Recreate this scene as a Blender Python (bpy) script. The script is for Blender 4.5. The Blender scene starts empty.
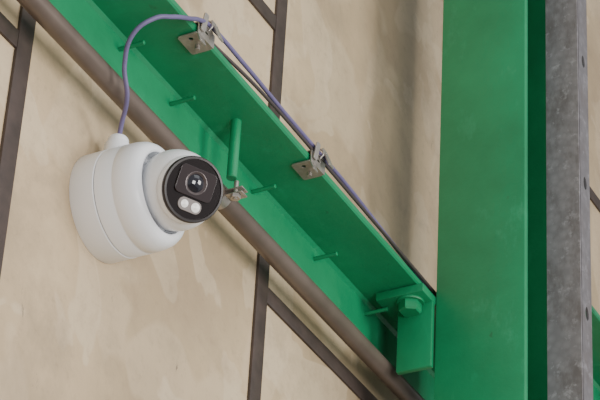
import bpy, bmesh, math, random
from mathutils import Vector, Matrix
random.seed(4)
COL = bpy.context.scene.collection

# ---------------------------------------------------------------- materials
def new_mat(name):
    m = bpy.data.materials.new(name); m.use_nodes = True
    nt = m.node_tree
    return m, nt, nt.nodes["Principled BSDF"]

def noise(nt, scale, detail=4, rough=.55, vec=None, dist=0.0):
    n = nt.nodes.new("ShaderNodeTexNoise")
    n.inputs["Scale"].default_value = scale
    n.inputs["Detail"].default_value = detail
    n.inputs["Roughness"].default_value = rough
    n.inputs["Distortion"].default_value = dist
    if vec is not None: nt.links.new(vec, n.inputs["Vector"])
    return n.outputs["Fac"]

def ramp(nt, fac, stops):
    r = nt.nodes.new("ShaderNodeValToRGB")
    e = r.color_ramp.elements
    while len(e) < len(stops): e.new(.5)
    for i, (p, c) in enumerate(stops):
        e[i].position = p
        e[i].color = (c[0], c[1], c[2], 1) if isinstance(c, (tuple, list)) else (c, c, c, 1)
    nt.links.new(fac, r.inputs[0])
    return r.outputs[0]

def mix(nt, fac, a, b, mode='MIX'):
    m = nt.nodes.new("ShaderNodeMix"); m.data_type = 'RGBA'; m.blend_type = mode
    for s, v in ((m.inputs[0], fac), (m.inputs[6], a), (m.inputs[7], b)):
        if isinstance(v, (int, float)): s.default_value = v
        elif isinstance(v, tuple): s.default_value = (*v, 1)
        else: nt.links.new(v, s)
    return m.outputs[2]

def objco(nt, scale=(1, 1, 1), rot=(0, 0, 0), loc=(0, 0, 0)):
    t = nt.nodes.new("ShaderNodeNewGeometry")
    mp = nt.nodes.new("ShaderNodeMapping")
    mp.inputs["Scale"].default_value = scale
    mp.inputs["Rotation"].default_value = rot
    mp.inputs["Location"].default_value = loc
    nt.links.new(t.outputs["Position"], mp.inputs["Vector"])
    return mp.outputs[0]

def bump(nt, bsdf, h, strength=.2, dist=.002):
    b = nt.nodes.new("ShaderNodeBump")
    b.inputs["Strength"].default_value = strength
    b.inputs["Distance"].default_value = dist
    nt.links.new(h, b.inputs["Height"]); nt.links.new(b.outputs[0], bsdf.inputs["Normal"])

def simple(name, col, rough=.5, metal=0, spec=.5, var=0.0, vscale=20):
    m, nt, b = new_mat(name)
    b.inputs["Roughness"].default_value = rough
    b.inputs["Metallic"].default_value = metal
    b.inputs["Specular IOR Level"].default_value = spec
    if var > 0:
        f = noise(nt, vscale, 4, .6, objco(nt))
        c = ramp(nt, f, [(.3, tuple(x*(1-var) for x in col)), (.7, tuple(min(1, x*(1+var)) for x in col))])
        nt.links.new(c, b.inputs["Base Color"])
    else:
        b.inputs["Base Color"].default_value = (*col, 1)
    return m

def wall_material():
    m, nt, b = new_mat("painted_panel_beige")
    co = objco(nt)
    def layer(base, mask_src, lo, hi, amt, col):
        k = ramp(nt, mask_src, [(lo, 0.0), (hi, amt)])
        return mix(nt, k, base, col)
    base = ramp(nt, noise(nt, 2.4, 5, .6, co), [(.38, (.44, .325, .195)), (.60, (.635, .48, .295))])
    base = layer(base, noise(nt, 6, 2, .5, objco(nt, (1, 1, .8), (0, .6, 0)), .5), .50, .53, .28, (.74, .595, .41))
    base = layer(base, noise(nt, 8, 3, .5, objco(nt, (1, 1, .75), (0, -.7, 0), (7, 0, 4)), .6), .545, .56, .32, (.76, .62, .44))
    base = layer(base, noise(nt, 4.5, 6, .65, objco(nt, (1, 1, 1), (0, -.5, 0), (3, 0, 1)), .3), .48, .62, .50, (.37, .27, .17))
    base = layer(base, noise(nt, 11, 7, .72, objco(nt, (1, 1, .9), (0, .2, 0), (1, 0, 9)), .2), .51, .66, .38, (.34, .25, .16))
    # fine dirt
    base = layer(base, noise(nt, 75, 6, .7, co), .54, .76, .35, (.27, .19, .12))
    # sparse black scuffs
    base = layer(base, noise(nt, 12, 8, .85, objco(nt, (2.2, 1, .6), (0, .35, 0)), 1.0), .645, .69, .75, (.11, .085, .065))
    base = layer(base, noise(nt, 24, 6, .8, objco(nt, (1.6, 1, .45), (0, .1, 0), (2, 0, 6)), .6), .665, .71, .7, (.12, .09, .07))
    nt.links.new(base, b.inputs["Base Color"])
    b.inputs["Roughness"].default_value = .55
    h = mix(nt, .4, noise(nt, 7, 5, .6, co, .5), noise(nt, 30, 5, .6, co))
    bump(nt, b, h, .45, .006)
    return m

def green_material(name, k=1.0):
    m, nt, b = new_mat(name)
    co = objco(nt)
    c = ramp(nt, noise(nt, 6, 6, .65, co), [(.3, (.006*k, .190*k, .073*k)), (.7, (.012*k, .28*k, .114*k))])
    sp = ramp(nt, noise(nt, 45, 3, .5, co), [(.71, 0.0), (.75, .4)])
    c = mix(nt, sp, c, (.01, .06, .03))
    sp2 = ramp(nt, noise(nt, 30, 5, .7, objco(nt, (1, 1, .5), (0, 0, 0), (4, 4, 4))), [(.58, 0.0), (.70, .3)])
    c = mix(nt, sp2, c, (.045, .38, .20))
    nt.links.new(c, b.inputs["Base Color"])
    b.inputs["Roughness"].default_value = .46
    bump(nt, b, noise(nt, 30, 4, .6, co), .3, .003)
    return m

def galv_material(name, dark=1.0):
    m, nt, b = new_mat(name)
    v = nt.nodes.new("ShaderNodeTexVoronoi"); v.inputs["Scale"].default_value = 90
    nt.links.new(objco(nt), v.inputs["Vector"])
    c = ramp(nt, v.outputs["Distance"], [(.1, (.28*dark, .262*dark, .275*dark)), (.7, (.215*dark, .20*dark, .212*dark))])
    st = ramp(nt, noise(nt, 24, 7, .75, objco(nt, (1, 1, .5))), [(.47, 0.0), (.62, .65)])
    c = mix(nt, st, c, (.12, .10, .097))
    wh = ramp(nt, noise(nt, 55, 5, .75, objco(nt, (1, 1, 1), (0, 0, 0), (3, 3, 3))), [(.56, 0.0), (.68, .5)])
    c = mix(nt, wh, c, (.50*dark, .48*dark, .51*dark))
    nt.links.new(c, b.inputs["Base Color"])
    b.inputs["Metallic"].default_value = .1
    b.inputs["Roughness"].default_value = .5
    return m

M_WALL = wall_material()
M_GREEN = green_material("green_gloss_paint")
M_GALV = galv_material("galvanized_steel")
M_GALV_SHADE = galv_material("galvanized_steel_shaded", .65)  # darker copy of the galvanizing; side leg's shade put into the colour
M_GALVB = simple("bright_zinc", (.42, .39, .35), .38, .7, var=.2, vscale=80)
M_STRIP = simple("dark_joint_strip", (.060, .041, .034), .6, 0, var=.3, vscale=30)
M_PIPE = simple("grey_brown_conduit", (.155, .118, .096), .38, .3, var=.2, vscale=12)
M_WHITE = simple("white_camera_plastic", (.92, .93, .96), .32)
M_SEAM = simple("seam_gap_grey", (.35, .37, .40), .6)  # grey for the ring in the seam between base and cover
M_BLACK = simple("black_gloss_plastic", (.012, .008, .008), .10)
M_RING = simple("black_bezel", (.016, .010, .010), .35)
M_GLASS = simple("lens_window_smoked", (.036, .027, .028), .08)
M_LENS = simple("lens_glass", (.008, .008, .014), .03, 0, 1.0)
M_CHROME = simple("silver_lens_trim", (.13, .105, .105), .3, .5)
M_POD = simple("led_pod_frosted", (.22, .19, .18), .3)
M_LED = simple("white_led_cover", (.90, .88, .84), .25)
M_CABLE = simple("lilac_cable", (.145, .12, .25), .5, 0, var=.12, vscale=40)
M_CABLE2 = simple("dark_cable", (.060, .045, .045), .5)
M_FLOOR = simple("concrete_floor", (.36, .33, .29), .8, 0, var=.2, vscale=3)

# ---------------------------------------------------------------- mesh helpers
def add(name, me, mat=None, parent=None, smooth=None):
    o = bpy.data.objects.new(name, me); COL.objects.link(o)
    if mat: me.materials.append(mat)
    if parent: o.parent = parent
    if smooth is not None:
        for p in me.polygons: p.use_smooth = True
        try: me.set_sharp_from_angle(angle=math.radians(smooth))
        except Exception: pass
    return o

def empty(name, loc=(0, 0, 0)):
    e = bpy.data.objects.new(name, None); e.empty_display_size = .05
    e.location = loc; COL.objects.link(e); return e

def bm_box(bm, lo, hi, bevel=0.0, seg=2):
    r = bmesh.ops.create_cube(bm, size=1.0)
    vs = r["verts"]
    c = [(a+b)/2 for a, b in zip(lo, hi)]; s = [abs(b-a) for a, b in zip(lo, hi)]
    for v in vs: v.co = Vector((v.co.x*s[0]+c[0], v.co.y*s[1]+c[1], v.co.z*s[2]+c[2]))
    if bevel > 0:
        es = list({e for v in vs for e in v.link_edges})
        bmesh.ops.bevel(bm, geom=es, offset=bevel, segments=seg, affect='EDGES', profile=.5)

def axis_mat(p, d, up=(0, 0, 1)):
    z = Vector(d).normalized(); u = Vector(up)
    if abs(z.dot(u)) > .99: u = Vector((1, 0, 0))
    x = u.cross(z).normalized(); y = z.cross(x)
    M = Matrix.Identity(4)
    for i in range(3): M[i][0] = x[i]; M[i][1] = y[i]; M[i][2] = z[i]; M[i][3] = p[i]
    return M

def bm_lathe(bm, prof, M, seg=64):
    rings = []
    for r, h in prof:
        if r < 1e-6: rings.append([bm.verts.new(M @ Vector((0, 0, h)))])
        else: rings.append([bm.verts.new(M @ Vector((r*math.cos(2*math.pi*i/seg), r*math.sin(2*math.pi*i/seg), h))) for i in range(seg)])
    for a, b in zip(rings, rings[1:]):
        for i in range(seg):
            j = (i+1) % seg
            if len(a) == 1 and len(b) == 1: continue
            if len(a) == 1: bm.faces.new((a[0], b[i], b[j]))
            elif len(b) == 1: bm.faces.new((a[i], a[j], b[0]))
            else: bm.faces.new((a[i], a[j], b[j], b[i]))

def bm_cyl(bm, p0, p1, r, seg=32, ch=0.0):
    p0 = Vector(p0); p1 = Vector(p1); L = (p1-p0).length
    ch = ch or r*.12
    bm_lathe(bm, [(0, 0), (r-ch, 0), (r, ch), (r, L-ch), (r-ch, L), (0, L)], axis_mat(p0, p1-p0), seg)

def finish(bm, name, mat, parent=None, smooth=35):
    bmesh.ops.recalc_face_normals(bm, faces=bm.faces)
    me = bpy.data.meshes.new(name); bm.to_mesh(me); bm.free()
    return add(name, me, mat, parent, smooth)

def box(name, lo, hi, mat, parent=None, bevel=0.0):
    bm = bmesh.new(); bm_box(bm, lo, hi, bevel); return finish(bm, name, mat, parent)

def tube(name, pts, r, mat, parent=None, res=8):
    cu = bpy.data.curves.new(name, 'CURVE'); cu.dimensions = '3D'
    cu.bevel_depth = r; cu.bevel_resolution = res; cu.use_fill_caps = True; cu.resolution_u = 16
    s = cu.splines.new('BEZIER'); s.bezier_points.add(len(pts)-1)
    for b, p in zip(s.bezier_points, pts):
        b.co = p; b.handle_left_type = b.handle_right_type = 'AUTO'
    tmp = bpy.data.objects.new(name+"_c", cu); COL.objects.link(tmp)
    dg = bpy.context.evaluated_depsgraph_get(); dg.update()
    me = bpy.data.meshes.new_from_object(tmp.evaluated_get(dg)); me.name = name
    bpy.data.objects.remove(tmp); bpy.data.curves.remove(cu)
    return add(name, me, mat, parent, 60)

def plate(name, outline, holes, th, M, mat, parent=None, bev=0.0006):
    cu = bpy.data.curves.new(name, 'CURVE'); cu.dimensions = '2D'; cu.fill_mode = 'BOTH'
    cu.extrude = th/2; cu.bevel_depth = bev
    def poly(ps):
        s = cu.splines.new('POLY'); s.points.add(len(ps)-1); s.use_cyclic_u = True
        for q, p in zip(s.points, ps): q.co = (p[0], p[1], 0, 1)
    poly(outline)
    for (cx, cy, rx, ry) in holes:
        poly([(cx+rx*math.cos(-2*math.pi*i/24), cy+ry*math.sin(-2*math.pi*i/24)) for i in range(24)])
    tmp = bpy.data.objects.new(name+"_c", cu); COL.objects.link(tmp)
    dg = bpy.context.evaluated_depsgraph_get(); dg.update()
    me = bpy.data.meshes.new_from_object(tmp.evaluated_get(dg)); me.name = name
    bpy.data.objects.remove(tmp); bpy.data.curves.remove(cu)
    me.transform(M)
    return add(name, me, mat, parent, 30)

def rrect(w, h, r, n=5, cx=0, cy=0):
    out = []
    for sx, sy, a0 in ((1, 1, 0), (-1, 1, 90), (-1, -1, 180), (1, -1, 270)):
        for i in range(n+1):
            a = math.radians(a0+90*i/n)
            out.append((cx+sx*(w/2-r)+r*math.cos(a), cy+sy*(h/2-r)+r*math.sin(a)))
    return out

# ---------------------------------------------------------------- room shell
box("wall_back", (-3.2, 0, 0), (3.4, .12, 5.6), M_WALL)
box("floor", (-3.2, -4.5, -.1), (3.4, .12, 0), M_FLOOR)

SW, ST = .026, .004
seamX = [-1.725, -1.203, -.681, -.159, .363, .885, 1.407, 1.929]
n = 1
for x in seamX:
    box("trim_%d" % n, (x-SW/2, -ST, 0), (x+SW/2, 0, 5.6), M_STRIP, None, .001); n += 1
for i, (a, b) in enumerate(zip(seamX, seamX[1:])):
    zs = [3.104, 3.904, 2.304] if i % 2 == 0 else [3.495, 2.695, 4.295]
    for z in zs:
        box("trim_%d" % n, (a+SW/2, -ST*.9, z-.011), (b-SW/2, 0, z+.011), M_STRIP, None, .001); n += 1

# ---------------------------------------------------------------- steel girt (angle section)
def make_girt(zt, x0, x1):
    g = empty("steel_girt", (0, 0, zt))
    bm = bmesh.new()
    sec = [(-.002, -.062), (-.016, -.062), (-.020, -.059), (-.020, -.009), (-.024, -.005), (-.098, -.004), (-.100, -.002),
           (-.100, .004), (-.098, .006), (-.002, .006)]
    va = [bm.verts.new((x0, y, z)) for y, z in sec]; vb = [bm.verts.new((x1, y, z)) for y, z in sec]
    for i in range(len(sec)):
        j = (i+1) % len(sec); bm.faces.new((va[i], va[j], vb[j], vb[i]))
    bm.faces.new(va); bm.faces.new(vb[::-1])
    finish(bm, "angle_section", M_GREEN, g, 30)
    return g
girt = make_girt(3.22, -3.0, 3.2)
make_girt(3.515, .93, 3.2)
for i, x in enumerate([-.45, -.21, -.013, .099, .293, .455, .598, 1.1]):
    bm = bmesh.new(); bm_cyl(bm, (x, -.019, -.024), (x, -.052, -.024), .0026, 16)
    finish(bm, "pin_%d" % (i+1), M_GREEN, girt)
bm = bmesh.new(); bm_cyl(bm, (.182, -.0585, -.002), (.182, -.0585, -.084), .0062, 24)
finish(bm, "hanger_rod", M_GREEN, girt)

# ---------------------------------------------------------------- conduit + clamp
bm = bmesh.new(); PY, PZ, PR = -.037, 3.1235, .0120
bm_cyl(bm, (-3.0, PY, PZ), (3.2, PY, PZ), PR, 40)
finish(bm, "conduit_pipe", M_PIPE)
cl = empty("pipe_clamp", (.192, PY, PZ))
bm = bmesh.new()
N = 40; w = .007
prev = None
for i in range(N+1):
    a = math.radians(200 + 320*i/N)
    ri, ro = PR+.0002, PR+.0018
    q = [bm.verts.new((sx*w, r*math.cos(a), r*math.sin(a))) for sx, r in ((-1, ri), (1, ri), (1, ro), (-1, ro))]
    if prev:
        for k in range(4): bm.faces.new((prev[k], prev[(k+1) % 4], q[(k+1) % 4], q[k]))
    else: bm.faces.new(q)
    prev = q
bm.faces.new(prev[::-1])
bm_box(bm, (-.007, -.034, -.0062), (.007, -.0118, -.0045), .0005)
bm_box(bm, (-.007, -.034, .0002), (.007, -.0128, .0019), .0005)
finish(bm, "strap", M_GALVB, cl)
bm = bmesh.new(); bm_cyl(bm, (-.003, -.0240, -.013), (-.003, -.0240, .0120), .0028, 18)
bm_lathe(bm, [(0, -.0115), (.0058, -.0115), (.0063, -.0105), (.0063, -.007), (0, -.007)], Matrix.Translation((-.003, -.0240, 0)), 6)
finish(bm, "clamp_bolt", M_GALVB, cl)

# ---------------------------------------------------------------- beam clips
def clip(x):
    e = empty("beam_clip", (x, -.100, 3.22))
    th = .0012
    plate("under_plate", rrect(.034, .026, .003), [(.006, 0, .003, .003), (-.009, 0, .003, .003)], th,
          Matrix.Translation((0, .010, -.0065)), M_GALVB, e, .0003)
    plate("front_fold", rrect(.034, .018, .002), [(0, .001, .005, .002)], th,
          Matrix.Translation((0, -.0035, .0015)) @ Matrix.Rotation(math.radians(90), 4, 'X'), M_GALVB, e, .0003)
    plate("top_plate", rrect(.026, .022, .003), [], th, Matrix.Translation((0, .006, .0105)), M_GALVB, e, .0003)
    plate("cradle_tab", rrect(.012, .030, .003), [(0, .008, .0025, .0025)], th,
          Matrix.Translation((.012, -.010, .012)) @ Matrix.Rotation(math.radians(68), 4, 'X'), M_GALVB, e, .0003)
    plate("grip_tooth", rrect(.012, .016, .002), [], th,
          Matrix.Translation((-.010, -.004, -.011)) @ Matrix.Rotation(math.radians(70), 4, 'X'), M_GALVB, e, .0003)
    plate("spring_leg", rrect(.008, .022, .002), [], th,
          Matrix.Translation((-.012, -.008, .008)) @ Matrix.Rotation(math.radians(100), 4, 'X'), M_GALVB, e, .0003)
    bm = bmesh.new(); bm_cyl(bm, (.006, .010, -.012), (.006, .010, -.004), .0030, 12)
    finish(bm, "screw", M_GALVB, e)
    pts = [(.001, -.006, .006), (.001, -.010, .012), (.001, -.006, .019), (.001, .001, .019), (.001, .004, .011)]
    tube("cable_loop", pts, .0012, M_GALVB, e, 4)
clip(.030); clip(.300)

# ---------------------------------------------------------------- column (H section)
colm = empty("steel_column", (.62, -.1705, 0))
def cbox(nm, lo, hi, mat=M_GREEN, bv=.002):
    o = (.62, -.1705, 0)
    return box(nm, [a-b for a, b in zip(lo, o)], [a-b for a, b in zip(hi, o)], mat, colm, bv)
cbox("near_flange", (.62, -.232, 0), (.631, -.109, 5.6))
cbox("web", (.6305, -.176, 0), (.7595, -.168, 5.6), bv=0)
cbox("far_flange", (.759, -.232, 0), (.770, -.109, 5.6))
cbox("base_plate", (.56, -.29, 0), (.83, -.05, .02))
cl2 = empty("girt_bracket", (.62, -.10, 3.2))
def bbox(nm, lo, hi, bv=.0015):
    o = (.62, -.10, 3.2)
    return box(nm, [a-b for a, b in zip(lo, o)], [a-b for a, b in zip(hi, o)], M_GREEN, cl2, bv)
bbox("seat_plate", (.583, -.1085, 3.202), (.650, -.042, 3.2140))
bbox("stiffener_plate", (.611, -.1085, 3.108), (.6195, -.060, 3.203))
bm = bmesh.new()
TB = Matrix.Translation((-.018, .018, .001))
bm_lathe(bm, [(0, .002), (.0175, .002), (.018, .001), (.018, -.001), (.0175, -.002), (0, -.002)], TB, 40)
bm_lathe(bm, [(0, -.001), (.0140, -.001), (.0148, -.002), (.0148, -.013), (.0125, -.0155), (0, -.0155)], TB, 6)
finish(bm, "hex_bolt", M_GREEN, cl2, 30)

# galvanized angle upright
ga = empty("galvanized_angle_post", (.694, -.255, 0))
M1 = Matrix.Translation((0, 0, 2.8)) @ Matrix(((0, 0, 1, 0), (1, 0, 0, 0), (0, 1, 0, 0), (0, 0, 0, 1)))
plate("face_leg", [(-.023, -2.8), (.023, -2.8), (.023, 2.8), (-.023, 2.8)], [], .003, M1, M_GALV, ga, .0004)
M2 = Matrix.Translation((.0145, -.0215, 2.8)) @ Matrix(((1, 0, 0, 0), (0, 0, 1, 0), (0, 1, 0, 0), (0, 0, 0, 1)))
holes = [(.004, -2.6+.2*i, .006, .010) for i in range(27)]
plate("side_leg", [(-.0145, -2.8), (.0195, -2.8), (.0195, 2.8), (-.0145, 2.8)], holes, .003, M2, M_GALV_SHADE, ga, .0004)

# ---------------------------------------------------------------- security camera
sc = empty("security_camera", (.012, 0, 3.006))
MB = axis_mat((0, 0, 0), (0, -1, 0))
bm = bmesh.new()
bm_lathe(bm, [(0, 0), (.0590, 0), (.0595, .001), (.0595, .0285), (.0585, .0292), (.0, .0292)], MB, 96)
finish(bm, "mounting_base", M_WHITE, sc)
bm = bmesh.new()
bm_lathe(bm, [(.0575, .0285), (.0575, .0305)], MB, 96); finish(bm, "gap_ring", M_SEAM, sc)
bm = bmesh.new()
bm_lathe(bm, [(0, .0300), (.0582, .0300), (.0592, .0306), (.0592, .050), (.0586, .0512), (.0586, .0520), (.0592, .053),
              (.0588, .064), (.0572, .072), (.0545, .077), (.0510, .0800), (.0470, .0812), (.0448, .080), (.0440, .075), (.044, .06), (0, .06)], MB, 96)
finish(bm, "trim_ring", M_WHITE, sc)
D = Vector((-.42, -.79, -.44)).normalized()
BC = Vector((0, -.0965, -.001)); RB = .0432
ME = axis_mat(BC, D)
bm = bmesh.new()
prof = [(0, -RB)]
for i in range(1, 26):
    a = math.radians(180 - i*5.08)
    prof.append((RB*math.sin(a), RB*math.cos(a)))
prof += [(.0360, .0270), (.0356, .034), (.0346, .0352), (.0, .0352)]
bm_lathe(bm, prof, ME, 96)
finish(bm, "eyeball_housing", M_WHITE, sc, 50)
bm = bmesh.new()
bm_lathe(bm, [(.0, .035), (.0350, .035), (.0350, .0380), (.0340, .0396), (.0318, .0398), (.0312, .0384), (0, .0380)], ME, 96)
finish(bm, "black_bezel", M_RING, sc, 30)
bm = bmesh.new()
bm_lathe(bm, [(0, .0378), (.0311, .0378), (.0311, .0384), (0, .0387)], ME, 96)
finish(bm, "face_glass", M_BLACK, sc, 30)
def on_face(cx, cy, h): return ME @ Matrix.Translation((cx, cy, h))
LC = (.000, .0068)
plate("lens_frame", rrect(.043, .030, .005), [(0, 0, .0126, .0126)], .0016, on_face(*LC, .0394), M_GLASS, sc, .0005)
bm = bmesh.new()
bm_lathe(bm, [(.0126, .0005), (.0126, .0014), (.0118, .0016), (.0101, .0002), (.0094, -.0004)], on_face(*LC, .0392), 48)
finish(bm, "lens_trim", M_CHROME, sc, 40)
bm = bmesh.new()
bm_lathe(bm, [(.0096, -.0002), (.0074, .0014), (.0040, .0025), (0, .0030)], on_face(*LC, .0392), 48)
finish(bm, "lens", M_LENS, sc, 60)
plate("led_pod", rrect(.027, .0130, .006), [], .0010, on_face(.001, -.0175, .0388), M_POD, sc, .0004)
for i, (cx, rr) in enumerate(((-.0055, .0043), (.0078, .0051))):
    bm = bmesh.new()
    bm_lathe(bm, [(rr, 0), (rr, .0008), (rr*.84, .0011), (rr*.7, .0010), (rr*.4, .0016), (0, .0018)], on_face(cx, -.0175, .0394), 36)
    finish(bm, "led_%d" % (i+1), M_LED, sc, 50)
bm = bmesh.new(); gx, gy = -.016, -.026
bm_lathe(bm, [(0, .045), (.0145, .045), (.0145, .064), (.0135, .0655), (.0120, .0658), (.0115, .072), (.0100, .0745), (.006, .0755), (0, .0755)],
         Matrix.Translation((gx, gy, 0)), 40)
finish(bm, "cable_gland", M_WHITE, sc, 35)

# ---------------------------------------------------------------- cables
tube("network_cable", [(-.004, -.026, 3.074), (-.016, -.036, 3.087), (-.040, -.056, 3.102), (-.066, -.066, 3.127), (-.083, -.085, 3.149),
      (-.078, -.106, 3.166), (-.060, -.115, 3.178), (-.023, -.115, 3.202), (.005, -.109, 3.222), (.032, -.105, 3.235), (.12, -.104, 3.238),
      (.20, -.103, 3.237), (.300, -.103, 3.236), (.36, -.103, 3.236), (.5, -.098, 3.235), (.7, -.092, 3.2345), (1.2, -.09, 3.2345)], .0026, M_CABLE)
tube("power_cable", [(-.4, -.094, 3.2298), (-.1, -.094, 3.2298), (.03, -.094, 3.2298), (.15, -.102, 3.2298), (.300, -.103, 3.2298), (.42, -.102, 3.2298),
      (.6, -.1005, 3.2298), (.9, -.097, 3.2298), (1.2, -.097, 3.2298)], .0021, M_CABLE2)

# ---------------------------------------------------------------- camera
r = Vector((.4612, -.886, .0506)); dn = Vector((.5092, .217, -.8328)); f = Vector((.7266, .410, .5514))
f.normalize(); dn = (dn - f*dn.dot(f)).normalized(); r = dn.cross(f).normalized()
cam = bpy.data.cameras.new("photo_camera"); co = bpy.data.objects.new("photo_camera", cam); COL.objects.link(co)
M = Matrix.Identity(4)
for i in range(3): M[i][0] = r[i]; M[i][1] = -dn[i]; M[i][2] = -f[i]
M.translation = (-1.792, -1.263, 1.585)
co.matrix_world = M
cam.sensor_width = 36; cam.lens = 147; cam.clip_start = .02
bpy.context.scene.camera = co

# ---------------------------------------------------------------- light
w = bpy.data.worlds.new("hall_ambient"); bpy.context.scene.world = w; w.use_nodes = True
w.node_tree.nodes["Background"].inputs[0].default_value = (.96, .98, 1, 1)
w.node_tree.nodes["Background"].inputs[1].default_value = .50
def area(name, loc, target, size, power, col=(1, 1, 1)):
    l = bpy.data.lights.new(name, 'AREA'); l.shape = 'SQUARE'; l.size = size; l.energy = power; l.color = col
    o = bpy.data.objects.new(name, l); COL.objects.link(o); o.location = loc
    d = Vector(target)-Vector(loc); o.rotation_euler = d.to_track_quat('-Z', 'Y').to_euler(); return o
area("hall_lamp", (-1.2, -2.4, 2.2), (-.3, 0, 2.9), 1.0, 45, (1, .985, .96))
area("added_front_light", (.6, -3.0, 3.0), (-.1, 0, 3.0), 1.1, 56, (1, .975, .94))  # added from the front to bring out the pipe; no known fixture
area("skylight_lamp", (-.6, -2.8, 5.0), (0, 0, 3.0), 2.2, 20, (.95, .98, 1))
